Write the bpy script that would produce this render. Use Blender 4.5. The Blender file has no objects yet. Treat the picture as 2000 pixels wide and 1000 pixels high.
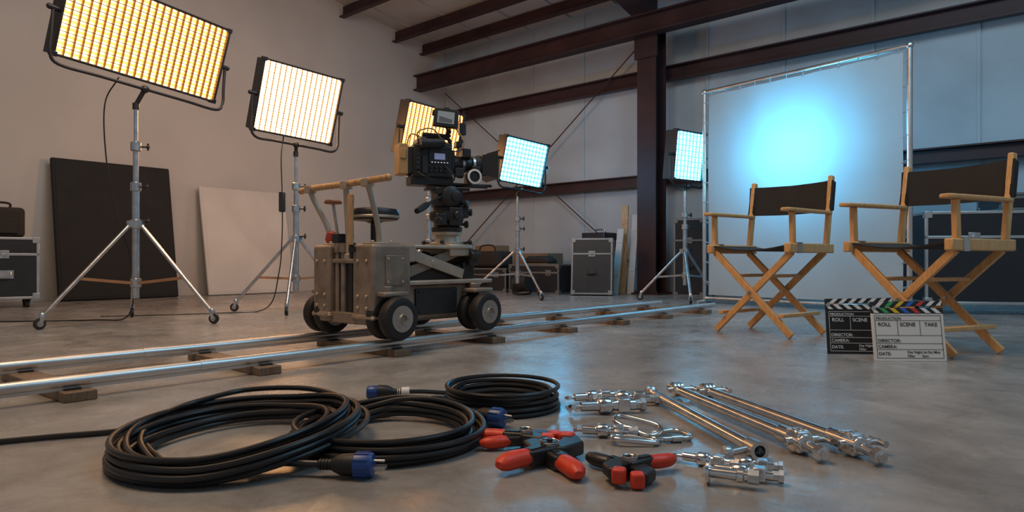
import bpy, bmesh, math, random
from mathutils import Vector, Matrix, Euler
random.seed(4)
S = bpy.context.scene
COL = S.collection
R = math.radians
S.view_settings.view_transform = 'Standard'

# ------------------------------------------------------------------ materials
def lin(c):
    return tuple(c) + (1.0,) if len(c) == 3 else tuple(c)
MATS = {}
def mat(name, col, rough=0.5, metal=0.0, var=0.12, scale=8.0, bump=0.0, bscale=60.0, rvar=0.1):
    if name in MATS: return MATS[name]
    m = bpy.data.materials.new(name); m.use_nodes = True
    nt = m.node_tree; b = nt.nodes['Principled BSDF']
    tc = nt.nodes.new('ShaderNodeTexCoord')
    n = nt.nodes.new('ShaderNodeTexNoise'); n.inputs['Scale'].default_value = scale; n.inputs['Detail'].default_value = 5
    nt.links.new(tc.outputs['Object'], n.inputs['Vector'])
    r = nt.nodes.new('ShaderNodeValToRGB')
    r.color_ramp.elements[0].position = 0.3; r.color_ramp.elements[1].position = 0.7
    r.color_ramp.elements[0].color = lin([max(0, c*(1-var)) for c in col])
    r.color_ramp.elements[1].color = lin([min(1, c*(1+var)) for c in col])
    nt.links.new(n.outputs['Fac'], r.inputs['Fac'])
    nt.links.new(r.outputs['Color'], b.inputs['Base Color'])
    mr = nt.nodes.new('ShaderNodeMapRange')
    mr.inputs['To Min'].default_value = max(0.02, rough-rvar); mr.inputs['To Max'].default_value = min(1, rough+rvar)
    nt.links.new(n.outputs['Fac'], mr.inputs['Value']); nt.links.new(mr.outputs['Result'], b.inputs['Roughness'])
    b.inputs['Metallic'].default_value = metal
    if bump:
        n2 = nt.nodes.new('ShaderNodeTexNoise'); n2.inputs['Scale'].default_value = bscale; n2.inputs['Detail'].default_value = 4
        nt.links.new(tc.outputs['Object'], n2.inputs['Vector'])
        bp = nt.nodes.new('ShaderNodeBump'); bp.inputs['Strength'].default_value = bump; bp.inputs['Distance'].default_value = 0.01
        nt.links.new(n2.outputs['Fac'], bp.inputs['Height']); nt.links.new(bp.outputs['Normal'], b.inputs['Normal'])
    MATS[name] = m
    return m

def wood(name, col, dark):
    m = bpy.data.materials.new(name); m.use_nodes = True
    nt = m.node_tree; b = nt.nodes['Principled BSDF']
    tc = nt.nodes.new('ShaderNodeTexCoord'); mp = nt.nodes.new('ShaderNodeMapping')
    mp.inputs['Scale'].default_value = (14, 14, 3)
    n = nt.nodes.new('ShaderNodeTexNoise'); n.inputs['Scale'].default_value = 4; n.inputs['Detail'].default_value = 8; n.inputs['Distortion'].default_value = 1.2
    nt.links.new(tc.outputs['Object'], mp.inputs['Vector']); nt.links.new(mp.outputs['Vector'], n.inputs['Vector'])
    r = nt.nodes.new('ShaderNodeValToRGB'); r.color_ramp.elements[0].position = .3; r.color_ramp.elements[1].position = .65
    r.color_ramp.elements[0].color = lin(dark); r.color_ramp.elements[1].color = lin(col)
    nt.links.new(n.outputs['Fac'], r.inputs['Fac']); nt.links.new(r.outputs['Color'], b.inputs['Base Color'])
    b.inputs['Roughness'].default_value = .42
    return m

def emis_cells(name, cen, edge, sc, se, fx, fz):
    m = bpy.data.materials.new(name); m.use_nodes = True
    nt = m.node_tree; nt.nodes.clear()
    out = nt.nodes.new('ShaderNodeOutputMaterial'); e = nt.nodes.new('ShaderNodeEmission')
    tc = nt.nodes.new('ShaderNodeTexCoord'); sp = nt.nodes.new('ShaderNodeSeparateXYZ')
    nt.links.new(tc.outputs['Object'], sp.inputs[0])
    def M(op, a, b=None):
        x = nt.nodes.new('ShaderNodeMath'); x.operation = op
        for i, v in enumerate((a, b)):
            if v is None: continue
            if isinstance(v, (int, float)): x.inputs[i].default_value = v
            else: nt.links.new(v, x.inputs[i])
        return x.outputs[0]
    def cell(s, f):
        c = M('COSINE', M('MULTIPLY', s, 2*math.pi*f))
        return M('MULTIPLY', M('SUBTRACT', 1.0, c), 0.5)
    t = M('MULTIPLY', cell(sp.outputs['X'], fx), cell(sp.outputs['Z'], fz))
    t = M('POWER', t, 0.6)
    mx = nt.nodes.new('ShaderNodeMix'); mx.data_type = 'RGBA'
    mx.inputs[6].default_value = lin(edge); mx.inputs[7].default_value = lin(cen)
    nt.links.new(t, mx.inputs[0]); nt.links.new(mx.outputs[2], e.inputs['Color'])
    st = M('ADD', M('MULTIPLY', t, sc-se), se)
    nt.links.new(st, e.inputs['Strength']); nt.links.new(e.outputs[0], out.inputs[0])
    return m

def emis(name, col, s):
    m = bpy.data.materials.new(name); m.use_nodes = True
    b = m.node_tree.nodes['Principled BSDF']
    b.inputs['Base Color'].default_value = lin(col); b.inputs['Emission Color'].default_value = lin(col); b.inputs['Emission Strength'].default_value = s
    return m

BLACK = mat('black_plastic', (.020, .020, .022), .40)
RUB = mat('rubber', (.014, .014, .016), .5, rvar=.12)
CABLE = mat('cable_rubber', (.015, .015, .017), .36, rvar=.08)
CLOTHB = mat('black_canvas', (.030, .026, .025), .85, bump=.3, bscale=400)
DULL = mat('dull_black_felt', (.011, .011, .013), .8)
CHROME = mat('chrome', (.74, .75, .77), .22, 1.0, var=.1, rvar=.08, scale=30)
STEEL = mat('brushed_steel', (.60, .60, .61), .32, 1.0, var=.15, scale=25)
ALU = mat('aluminium', (.66, .65, .64), .36, 1.0, var=.08)
DALU = mat('dull_case_edge', (.26, .27, .28), .45, .8, var=.1)
BRONZE = mat('bronze_grey_paint', (.27, .215, .17), .42, .3, var=.28, scale=14, bump=.12, bscale=18)
BRONZEL = mat('worn_light_metal', (.50, .42, .34), .4, .6, var=.15)
DKMET = mat('dark_metal', (.05, .048, .05), .4, .6)
GRIDW = mat('glow_tinted_grid', (.20, .11, .045), .5, .2)  # brown lightened, orange LED glow put into the grid colour
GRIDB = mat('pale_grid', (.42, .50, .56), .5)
RED = mat('red_grip', (.68, .05, .018), .42, var=.12, bump=.1, bscale=80)
BLUE = mat('blue_plastic', (.02, .07, .26), .35)
WHITE = mat('white_plastic', (.75, .75, .74), .45, var=.03)
OAK = wood('honey_beech', (.82, .47, .20), (.66, .34, .13))
OAKD = wood('worn_handle_wood', (.60, .37, .18), (.38, .21, .10))
SLEEP = wood('rough_sleeper_wood', (.26, .17, .10), (.11, .065, .04))
CARD = mat('cardboard', (.30, .19, .11), .8)
BEAM = mat('oxide_red_steel', (.046, .019, .021), .55, .1, var=.3, scale=3)
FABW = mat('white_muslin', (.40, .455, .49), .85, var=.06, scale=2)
CREAM = mat('off_white_cloth', (.62, .59, .56), .85, var=.08, scale=2, bump=.3, bscale=5)
CASEP = mat('case_laminate', (.02, .022, .028), .4)
BATT = mat('tan_battery', (.46, .27, .11), .5)
TIRE = mat('tire_rubber', (.016, .015, .015), .6, bump=.2, bscale=120)
HUB = mat('hub_grey', (.40, .36, .32), .4, .6)
BRACE = mat('orange_lit_brace', (.50, .25, .12), .4, .6)  # orange panel light painted into the braces of the warm lights

# ------------------------------------------------------------------ mesh builder
class MB:
    def __init__(s): s.v = []; s.f = []; s.mi = []
    def add(s, vs, fs, m=0):
        o = len(s.v); s.v += [Vector(v) for v in vs]
        for f in fs: s.f.append([i+o for i in f]); s.mi.append(m)
        return s
    def box(s, c, size, rot=None, m=0):
        x, y, z = [d/2 for d in size]; c = Vector(c)
        vs = [Vector(p) for p in ((-x,-y,-z),(x,-y,-z),(x,y,-z),(-x,y,-z),(-x,-y,z),(x,-y,z),(x,y,z),(-x,y,z))]
        if rot is not None:
            q = Euler(rot).to_matrix() if not isinstance(rot, Matrix) else rot
            vs = [q @ v for v in vs]
        return s.add([v+c for v in vs], [(0,3,2,1),(4,5,6,7),(0,1,5,4),(1,2,6,5),(2,3,7,6),(3,0,4,7)], m)
    def bar(s, p1, p2, w, h, up=(0,0,1), m=0):
        p1 = Vector(p1); p2 = Vector(p2); d = (p2-p1); L = d.length; d.normalize()
        up = Vector(up); sd = d.cross(up)
        if sd.length < 1e-4: sd = d.cross(Vector((1,0,0)))
        sd.normalize(); u2 = sd.cross(d)
        q = Matrix((sd, d, u2)).transposed()
        return s.box((p1+p2)/2, (w, L, h), q, m)
    def lathe(s, prof, base=(0,0,0), axis=(0,0,1), n=20, m=0, cap=True):
        base = Vector(base); ax = Vector(axis).normalized()
        t = Vector((1,0,0)) if abs(ax.x) < .9 else Vector((0,1,0))
        a = ax.cross(t).normalized(); b = ax.cross(a)
        vs = []; fs = []
        for r, h in prof:
            for i in range(n):
                th = 2*math.pi*i/n
                vs.append(base + ax*h + (a*math.cos(th)+b*math.sin(th))*r)
        for j in range(len(prof)-1):
            for i in range(n):
                k = (i+1) % n
                fs.append((j*n+i, j*n+k, (j+1)*n+k, (j+1)*n+i))
        if cap:
            fs.append(tuple(range(n))[::-1]); o = (len(prof)-1)*n; fs.append(tuple(range(o, o+n)))
        return s.add(vs, fs, m)
    def cyl(s, p1, p2, r1, r2=None, n=16, m=0):
        p1 = Vector(p1); p2 = Vector(p2)
        return s.lathe([(r1, 0), (r1 if r2 is None else r2, (p2-p1).length)], p1, p2-p1, n, m)
    def ball(s, c, r, n=14, k=8, m=0, sc=1.0):
        prof = [(max(1e-4, r*math.sin(math.pi*j/k)), -r*sc*math.cos(math.pi*j/k)) for j in range(k+1)]
        return s.lathe(prof, c, (0,0,1), n, m)
    def tube(s, pts, r, n=8, closed=False, m=0, flat=None):
        pts = [Vector(p) for p in pts]; N = len(pts)
        tang = []
        for i in range(N):
            if closed: t = pts[(i+1) % N]-pts[i-1]
            else: t = pts[min(i+1, N-1)]-pts[max(i-1, 0)]
            tang.append(t.normalized())
        t0 = tang[0]; up = Vector((0,0,1)) if abs(t0.z) < .9 else Vector((1,0,0))
        nr = (up - t0*up.dot(t0)).normalized()
        vs = []; fs = []
        for i in range(N):
            t = tang[i]; nr = (nr - t*nr.dot(t))
            nr.normalize(); b = t.cross(nr)
            rr = r[i] if isinstance(r, (list, tuple)) else r
            for j in range(n):
                th = 2*math.pi*j/n
                vs.append(pts[i] + (nr*math.cos(th)*(flat or 1)+b*math.sin(th))*rr)
        M_ = N if closed else N-1
        for i in range(M_):
            i2 = (i+1) % N
            for j in range(n):
                k = (j+1) % n
                fs.append((i*n+j, i*n+k, i2*n+k, i2*n+j))
        if not closed:
            fs.append(tuple(range(n))[::-1]); fs.append(tuple(range((N-1)*n, N*n)))
        return s.add(vs, fs, m)
    def prism(s, poly, h, mtx=None, m=0):
        n = len(poly); vs = [Vector((p[0], p[1], -h/2)) for p in poly]+[Vector((p[0], p[1], h/2)) for p in poly]
        if mtx is not None: vs = [mtx @ v for v in vs]
        fs = [tuple(range(n))[::-1], tuple(range(n, 2*n))]+[(i, (i+1) % n, (i+1) % n+n, i+n) for i in range(n)]
        return s.add(vs, fs, m)
    def obj(s, name, mats, parent=None, bevel=0, loc=None, rot=None, smooth=True, seg=2):
        me = bpy.data.meshes.new(name); me.from_pydata([tuple(v) for v in s.v], [], s.f)
        if not isinstance(mats, (list, tuple)): mats = [mats]
        for m in mats: me.materials.append(m)
        for p, i in zip(me.polygons, s.mi): p.material_index = i
        bm = bmesh.new(); bm.from_mesh(me); bmesh.ops.recalc_face_normals(bm, faces=bm.faces); bm.to_mesh(me); bm.free()
        if smooth:
            me.shade_smooth(); me.set_sharp_from_angle(angle=R(38))
        o = bpy.data.objects.new(name, me); COL.objects.link(o)
        if parent: o.parent = parent
        if loc is not None: o.location = loc
        if rot is not None: o.rotation_euler = rot
        if bevel:
            b = o.modifiers.new('bevel', 'BEVEL'); b.width = bevel; b.segments = seg; b.limit_method = 'ANGLE'; b.angle_limit = R(40)
        return o

def cr(pts, k=8):
    P = [Vector(p) for p in pts]; P = [P[0]*2-P[1]]+P+[P[-1]*2-P[-2]]
    out = []
    for i in range(1, len(P)-2):
        for j in range(k):
            t = j/k; a, b, c, d = P[i-1:i+3]
            out.append(.5*((2*b)+(c-a)*t+(2*a-5*b+4*c-d)*t*t+(3*b-a-3*c+d)*t**3))
    out.append(P[-2]); return out

def tag(o, label, cat, group=None):
    o['label'] = label; o['category'] = cat
    if group: o['group'] = group
def thing(name, label, cat, loc=(0,0,0), rz=0.0, group=None):
    e = bpy.data.objects.new(name, None); e.empty_display_size = .1
    e.location = loc; e.rotation_euler = (0, 0, rz); COL.objects.link(e)
    tag(e, label, cat, group); return e
def struct(o): o['kind'] = 'structure'; return o
def dup(root, loc, rz, label=None):
    r2 = root.copy(); COL.objects.link(r2); r2.location = loc; r2.rotation_euler = (0, 0, rz)
    if label: r2['label'] = label
    def rec(src, dst):
        for c in list(src.children):
            c2 = c.copy(); c2.parent = dst; COL.objects.link(c2); rec(c, c2)
    rec(root, r2)
    return r2

# ------------------------------------------------------------------ camera
cam = bpy.data.cameras.new('camera'); co = bpy.data.objects.new('camera', cam); COL.objects.link(co)
co.location = (0, 0, .4); co.rotation_euler = (R(90), 0, 0)
cam.sensor_width = 36; cam.lens = 23.4; cam.shift_y = .005; cam.clip_end = 100; cam.clip_start = .05
S.camera = co

# ------------------------------------------------------------------ room
BA = R(-40.5); K = (-1.1, 11.0, 0)
def room(mb, name, mats, **k):
    o = mb.obj(name, mats, loc=K, rot=(0, 0, BA), **k); return struct(o)

def floor_mat():
    m = bpy.data.materials.new('concrete_floor'); m.use_nodes = True
    nt = m.node_tree; b = nt.nodes['Principled BSDF']
    tc = nt.nodes.new('ShaderNodeTexCoord')
    def noise(sc, det, dist=0, rough=.55):
        n = nt.nodes.new('ShaderNodeTexNoise'); n.inputs['Scale'].default_value = sc; n.inputs['Detail'].default_value = det
        n.inputs['Distortion'].default_value = dist; n.inputs['Roughness'].default_value = rough
        nt.links.new(tc.outputs['Object'], n.inputs['Vector']); return n.outputs['Fac']
    a = noise(1.5, 10, .9, .66); c = noise(6, 10, .5, .76); d = noise(60, 4); f = noise(3.1, 10, 1.5, .7)
    r = nt.nodes.new('ShaderNodeValToRGB')
    e = r.color_ramp.elements; e[0].position = .33; e[0].color = (.225, .212, .20, 1); e[1].position = .67; e[1].color = (.42, .40, .385, 1)
    nt.links.new(a, r.inputs['Fac'])
    r2 = nt.nodes.new('ShaderNodeValToRGB')
    e = r2.color_ramp.elements; e[0].position = .36; e[0].color = (.58, .56, .54, 1); e[1].position = .58; e[1].color = (1, 1, 1, 1)
    nt.links.new(c, r2.inputs['Fac'])
    mx = nt.nodes.new('ShaderNodeMix'); mx.data_type = 'RGBA'; mx.blend_type = 'MULTIPLY'; mx.inputs[0].default_value = .65
    nt.links.new(r.outputs['Color'], mx.inputs[6]); nt.links.new(r2.outputs['Color'], mx.inputs[7])
    nt.links.new(mx.outputs[2], b.inputs['Base Color'])
    mr = nt.nodes.new('ShaderNodeMapRange'); mr.inputs['From Min'].default_value = .3; mr.inputs['From Max'].default_value = .7
    mr.inputs['To Min'].default_value = .16; mr.inputs['To Max'].default_value = .40
    nt.links.new(f, mr.inputs['Value']); nt.links.new(mr.outputs['Result'], b.inputs['Roughness'])
    bp = nt.nodes.new('ShaderNodeBump'); bp.inputs['Strength'].default_value = .10; bp.inputs['Distance'].default_value = .004
    nt.links.new(d, bp.inputs['Height']); nt.links.new(bp.outputs['Normal'], b.inputs['Normal'])
    return m
fl = MB(); fl.box((6, -7, -.05), (13, 16, .1))
room(fl, 'floor', floor_mat(), smooth=False)

WALLL = mat('painted_plaster', (.52, .50, .485), .8, var=.07, scale=1.2, bump=.1, bscale=25)
WALLB = mat('pale_insulated_panel', (.47, .52, .56), .55, var=.16, scale=1.1, bump=.6, bscale=3)
CEIL = mat('ceiling_panel', (.42, .42, .42), .7, var=.08, scale=2, bump=.2, bscale=5)
w = MB(); w.box((-.06, -6.5, 3.2), (.12, 14, 6.6))
room(w, 'wall_left', WALLL, smooth=False)
w = MB(); w.box((5.8, .06, 2.0), (11.9, .1, 4.2))
x = .05
while x < 11.5:
    w.box((x, .004, 2.0), (.03, .018, 4.1)); x += .9
room(w, 'wall_back', WALLB, smooth=False)
SL = .12
def cz(y): return 3.80 + SL*(-y)
c = MB()
an = math.atan(-SL)
c.box((5.8, -7, cz(-7)+.04), (11.9, 14.2, .06), (an, 0, 0))
x = .3
while x < 11: c.box((x, -7, cz(-7)), (.03, 14, .03), (an, 0, 0)); x += .75
room(c, 'ceiling', CEIL, smooth=False)
def ibeam(mb, p1, p2, w_, h, t=.02):
    p1 = Vector(p1); p2 = Vector(p2); d = (p2-p1).normalized(); sd = d.cross(Vector((0,0,1))).normalized(); u = sd.cross(d)
    mb.bar(p1, p2, t, h-2*t)
    for s_ in (1, -1): mb.bar(p1+u*s_*(h/2-t/2), p2+u*s_*(h/2-t/2), w_, t)
n = 1
for y in (-.5, -1.05, -2.0, -2.9, -3.8, -4.7):
    b = MB(); b.bar((0, y, cz(y)-.1), (11.6, y, cz(y)-.1), .02, .16); b.bar((0, y-.035, cz(y)-.18), (11.6, y-.035, cz(y)-.18), .08, .016)
    room(b, 'trim_%d' % n, BEAM); n += 1
b = MB(); ibeam(b, (0, -.62, 3.2), (11.6, -.62, 3.2), .16, .24); room(b, 'trim_%d' % n, BEAM); n += 1
for z, h in ((2.72, .17), (1.42, .13)):
    b = MB(); b.bar((0, -.09, z), (11.6, -.09, z), .02, h); b.bar((0, -.12, z-h/2), (11.6, -.12, z-h/2), .09, .016); b.bar((0, -.12, z+h/2), (11.6, -.12, z+h/2), .09, .016)
    room(b, 'trim_%d' % n, BEAM); n += 1
cx = 4.03
b = MB(); b.box((cx, -.42, 1.65), (.02, .24, 3.3)); b.box((cx, -.30, 1.65), (.25, .02, 3.3)); b.box((cx, -.54, 1.65), (.25, .02, 3.3))
b.box((cx, -.42, .01), (.36, .36, .02)); b.box((cx, -.42, 3.32), (.3, .34, .03))
for dx in (-.14, .14):
    for dy in (-.14, .14): b.cyl((cx+dx, -.42+dy, 0), (cx+dx, -.42+dy, .05), .012, n=8)
b.box((cx-.0, -.56, 2.98), (.3, .03, .3))
room(b, 'trim_%d' % n, BEAM); n += 1
b = MB(); mt = Matrix(((0,0,1,cx),(1,0,0,0),(0,1,0,0),(0,0,0,1)))
b.prism([(-.3, 3.3), (-.56, 3.3), (-2.2, cz(-2.2)-.42), (-9, cz(-9)-.42), (-9, cz(-9)-.18), (-.3, cz(-.3)-.18)], .03, mt)
for (ya, za, yb, zb) in ((-.56, 3.3, -2.2, cz(-2.2)-.42), (-2.2, cz(-2.2)-.42, -9, cz(-9)-.42)):
    b.bar((cx, ya, za), (cx, yb, zb), .24, .02)
room(b, 'trim_%d' % n, BEAM); n += 1
for (xa, za, xb, zb) in ((.2, 3.1, 3.7, .3), (.2, .3, 3.7, 3.1)):
    b = MB(); b.cyl((xa, -.2, za), (xb, -.2, zb), .008, n=8); room(b, 'trim_%d' % n, BEAM); n += 1

# ------------------------------------------------------------------ studio lights
WARM = dict(cen=(1, .63, .28), edge=(1, .32, .055))
WARM2 = dict(cen=(1, .72, .42), edge=(1, .46, .15))
COOL = dict(cen=(.26, .76, 1), edge=(.05, .50, 1))
def studio_light(label, base, pole_top, pc, yaw, tilt, roll, W, H, nx, nz, pal, sc, se, Rf, az, zc, gridd=.03, cable=None, depth=.11):
    e = thing('studio_light', label, 'studio light', (base[0], base[1], 0), 0, 'led panel lights on stands')
    p = MB(); p.cyl((0,0,.16), (0,0,zc+.25), .022); p.cyl((0,0,zc+.2), (0,0,pole_top-.25), .017); p.cyl((0,0,pole_top-.3), (0,0,pole_top), .012)
    for z in (.26, zc, zc+.24, pole_top-.26):
        p.lathe([(.024, -.03), (.032, -.025), (.032, .025), (.024, .03)], (0,0,z), n=18)
    p.obj('pole', STEEL, e)
    for z, a in ((zc+.24, 0), (pole_top-.26, 20), (zc+.02, 15)):
        k = MB(); d = Vector((math.cos(R(a)), math.sin(R(a)), 0)); q = Vector((0,0,z))
        k.cyl(q+d*.02, q+d*.07, .006); k.bar(q+d*.07-Vector((0,0,.022)), q+d*.07+Vector((0,0,.022)), .012, .012, up=d); k.ball(q+d*.07, .012, 10, 6)
        k.obj('clamp_knob', DKMET, e)
    for a in az:
        d = Vector((math.cos(R(a)), math.sin(R(a)), 0)); sd = Vector((-d.y, d.x, 0))
        l = MB()
        l.cyl(Vector((0,0,zc))+d*.03, d*Rf+Vector((0,0,.075)), .0125, n=12)
        l.box(Vector((0,0,zc))+d*.035, (.03, .03, .04), (0, 0, R(a)))
        l.obj('leg', STEEL, e)
        t = .62; mid = Vector((0,0,zc))*(1-t)+d*Rf*t+Vector((0,0,.05))
        l = MB()
        l.bar(Vector((0,0,.26))+d*.03, mid, .012, .018)
        l.obj('brace', BRACE if pal is not COOL else STEEL, e)
        c_ = MB(); f = d*Rf
        c_.lathe([(.016, .0), (.016, .02), (.01, .03)], f+Vector((0,0,.068)), n=12)
        for s_ in (-1, 1): c_.bar(f+sd*s_*.014+Vector((0,0,.075)), f+sd*s_*.014+d*.012+Vector((0,0,.032)), .003, .022, up=d)
        c_.obj('caster_fork', STEEL, e)
        c_ = MB(); q = f+d*.012+Vector((0,0,.034))
        c_.lathe([(.02, -.011), (.031, -.009), (.034, 0), (.031, .009), (.02, .011)], q, sd, 20)
        c_.obj('caster_wheel', TIRE, e)
        c_ = MB(); c_.cyl(q-sd*.013, q+sd*.013, .017); c_.obj('caster_hub', HUB, e)
    fr = Matrix.Rotation(yaw, 4, 'Z') @ Matrix.Rotation(roll, 4, 'Y')
    pcl = Vector((pc[0]-base[0], pc[1]-base[1], pc[2]))
    yl = W/2+.045; yd = H/2+.07
    pts = [(-yl, 0, 0), (-yl, 0, -yd*.5), (-yl, 0, -yd+.06), (-yl+.05, 0, -yd), (-yl*.5, 0, -yd), (0, 0, -yd), (yl*.5, 0, -yd), (yl-.05, 0, -yd), (yl, 0, -yd+.06), (yl, 0, -yd*.5), (yl, 0, 0)]
    y = MB(); y.tube(cr(pts, 5), .010, 10)
    for s_ in (-1, 1): y.cyl((s_*(yl-.035), 0, 0), (s_*(yl+.015), 0, 0), .016); y.ball((s_*(yl+.02), 0, 0), .017, 12, 6)
    yo = y.obj('yoke', DKMET, e); yo.matrix_basis = Matrix.Translation(pcl) @ fr
    j = MB(); yb = pcl+fr.to_3x3() @ Vector((0, 0, -yd)); tp = Vector((0,0,pole_top-.02))
    j.cyl(tp, (tp.x, tp.y, tp.z+.04), .02); j.cyl(tp+Vector((0,0,.03)), yb, .014); j.ball(yb, .026, 12, 8)
    j.obj('yoke_mount', DKMET, e)
    hm = Matrix.Translation(pcl) @ Matrix.Rotation(yaw, 4, 'Z') @ Matrix.Rotation(roll, 4, 'Y') @ Matrix.Rotation(tilt, 4, 'X')
    b = MB(); b.box((0, depth/2+.005, 0), (W+.016, depth, H+.016)); b.box((0, depth+.03, 0), (W*.6, .06, H*.6))
    for i in range(9): b.box((-W*.26+i*W*.065, depth+.062, 0), (.006, .03, H*.5))
    for s_ in (-1, 1):
        b.box((s_*(W/2+.007), -.006, 0), (.013, .05, H+.028)); b.box((0, -.006, s_*(H/2+.007)), (W+.028, .05, .013))
    for sx in (-1, 1):
        for sz in (-1, 1): b.box((sx*(W/2+.004), -.006, sz*(H/2+.004)), (.03, .058, .03))
    hd = b.obj('lamp_head', BLACK, e, bevel=.004); hd.matrix_basis = hm
    f = MB(); f.add([(-W/2, -.004, -H/2), (W/2, -.004, -H/2), (W/2, -.004, H/2), (-W/2, -.004, H/2)], [(0, 1, 2, 3)])
    m = emis_cells('led_array', pal['cen'], pal['edge'], sc, se, nx/W, nz/H)
    f.obj('led_array', m, hd, smooth=False)
    g = MB(); tk = .0040
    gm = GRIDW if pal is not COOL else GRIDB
    for i in range(nx+1): g.box((-W/2+W*i/nx, -.006-gridd/2, 0), (tk, gridd, H))
    for i in range(nz+1): g.box((0, -.006-gridd/2, -H/2+H*i/nz), (W, gridd*.96, tk))
    g.obj('egg_crate_grid', gm, hd, smooth=False)
    if cable:
        for cpts, box_at in cable:
            c_ = MB(); pp = cr(cpts, 8); c_.tube(pp, .0045, 7); c_.obj('power_cable', CABLE, e)
            if box_at:
                c_ = MB(); c_.box(box_at, (.045, .04, .16)); c_.obj('power_supply', BLACK, e, bevel=.008)
    return e

studio_light('large amber LED panel light on a wheeled chrome stand', (-2.43, 4.3), 1.40, (-2.36, 4.32, 1.83), R(58), R(16), R(4), 1.02, .50, 22, 11, WARM, 7.5, 2.4, .52, (-127, -6, 122), .64, gridd=.020,
    cable=[([(-.14, .05, 1.6), (-.17, -.05, 1.4), (-.16, -.05, 1.05), (-.13, 0, .72), (-.06, .05, .4), (-.1, .1, .05), (-.4, .15, .006), (-1.1, .0, .006), (-1.9, -.3, .006)], None)])
studio_light('square warm white LED panel light on a wheeled chrome stand', (-1.737, 5.35), 1.26, (-1.715, 5.34, 1.665), R(46), R(16), R(3), .66, .53, 15, 13, WARM2, 14, 7, .46, (-172, -80, 50), .58, gridd=.016,
    cable=[([(-.1, .05, 1.5), (-.1, -.05, 1.25), (-.09, -.06, .95), (-.09, -.06, .6), (-.12, -.05, .3), (-.2, -.1, .03), (-.5, -.3, .006), (-1.2, -.6, .006)], (-.09, -.06, .87))])
studio_light('amber LED panel light standing behind the camera dolly', (-.80, 6.4), 1.24, (-.77, 6.38, 1.62), R(46), R(14), R(3), .67, .48, 15, 11, WARM, 10, 4, .46, (-150, -30, 90), .58, gridd=.016)
studio_light('cyan-blue LED panel light on a slim chrome stand', (.06, 7.2), 1.12, (.12, 7.15, 1.46), R(40), R(12), R(4), .58, .46, 12, 10, COOL, 14, 6, .50, (-62, 178, 60), .51, gridd=.008)
studio_light('narrow cyan-blue LED panel light on a stand beside the backdrop', (1.72, 6.62), 1.12, (1.745, 6.60, 1.44), R(36), R(6), R(0), .42, .46, 8, 9, COOL, 14, 6, .44, (-98, 155, 35), .50, gridd=.008)

# ------------------------------------------------------------------ dolly track
DA = R(49.5); O = (-.678, 2.994)
tr = thing('dolly_track', 'pair of silver steel dolly rails on wooden sleepers', 'camera track', (O[0], O[1], 0), DA)
for s_ in (-1, 1):
    r = MB(); r.cyl((-3.6, s_*.235, .052), (3.25, s_*.235, .052), .018, n=20)
    r.box((-.2, s_*.235, .034), (6.8, .022, .01))
    for x in (-2.2, -.8, .9, 2.3): r.cyl((x-.03, s_*.235, .052), (x+.03, s_*.235, .052), .0195, n=20)
    r.obj('rail', ALU, tr)
for i in range(11):
    x = -3.00+i*.60
    sl = MB(); sl.box((x, random.uniform(-.015, .01), .0145), (.085, .60, .029), (0, 0, R(random.uniform(-3, 3)))); sl.obj('sleeper', SLEEP, tr, bevel=.003)
    for s_ in (-1, 1):
        pl = MB(); pl.box((x, s_*.235, .032), (.04, .05, .006)); pl.obj('rail_plate', DKMET, tr)

# ------------------------------------------------------------------ dolly
dl = thing('camera_dolly', 'bronze-grey metal camera dolly with push bar and round seat on rails', 'camera dolly', (O[0]-.012, O[1]-.014, 0), DA)
RT = .070
b = MB(); b.box((.29, 0, .215), (.66, .35, .16)); b.box((.3, 0, .14), (.5, .3, .03)); b.obj('chassis', BRONZE, dl, bevel=.016, seg=3)
b = MB(); b.box((.37, 0, .302), (.60, .41, .018)); b.obj('deck_plate', BRONZEL, dl, bevel=.004)
for s_ in (-1, 1):
    b = MB(); b.box((.31, s_*.178, .215), (.26, .014, .12))
    for i in range(2):
        for j in range(2): b.cyl((.2+i*.22, s_*.184, .17+j*.09), (.2+i*.22, s_*.19, .17+j*.09), .006, n=8)
    b.obj('side_panel', BLACK, dl, bevel=.004)
for yc, wd in ((-.145, .145), (.16, .13)):
    b = MB(); b.box((.02, yc, .30), (.21, wd, .345)); b.box((.02, yc, .16), (.225, wd+.012, .03)); b.obj('rear_pillar', BRONZE, dl, bevel=.034, seg=5)
    b = MB(); b.box((.02, yc, .475), (.14, wd*.6, .012))
    for dx in (-.05, .05): b.cyl((.02+dx, yc, .478), (.02+dx, yc, .49), .009, n=10)
    b.obj('pillar_cap', BRONZEL, dl, bevel=.003)
    for z in (.20, .25, .40):
        for dy in (-.03, .03):
            b = MB(); b.lathe([(.008, 0), (.008, .005), (.005, .008)], (-.084, yc+dy, z), (-1, 0, 0), 10); b.obj('bolt', BRONZEL, dl)
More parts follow.
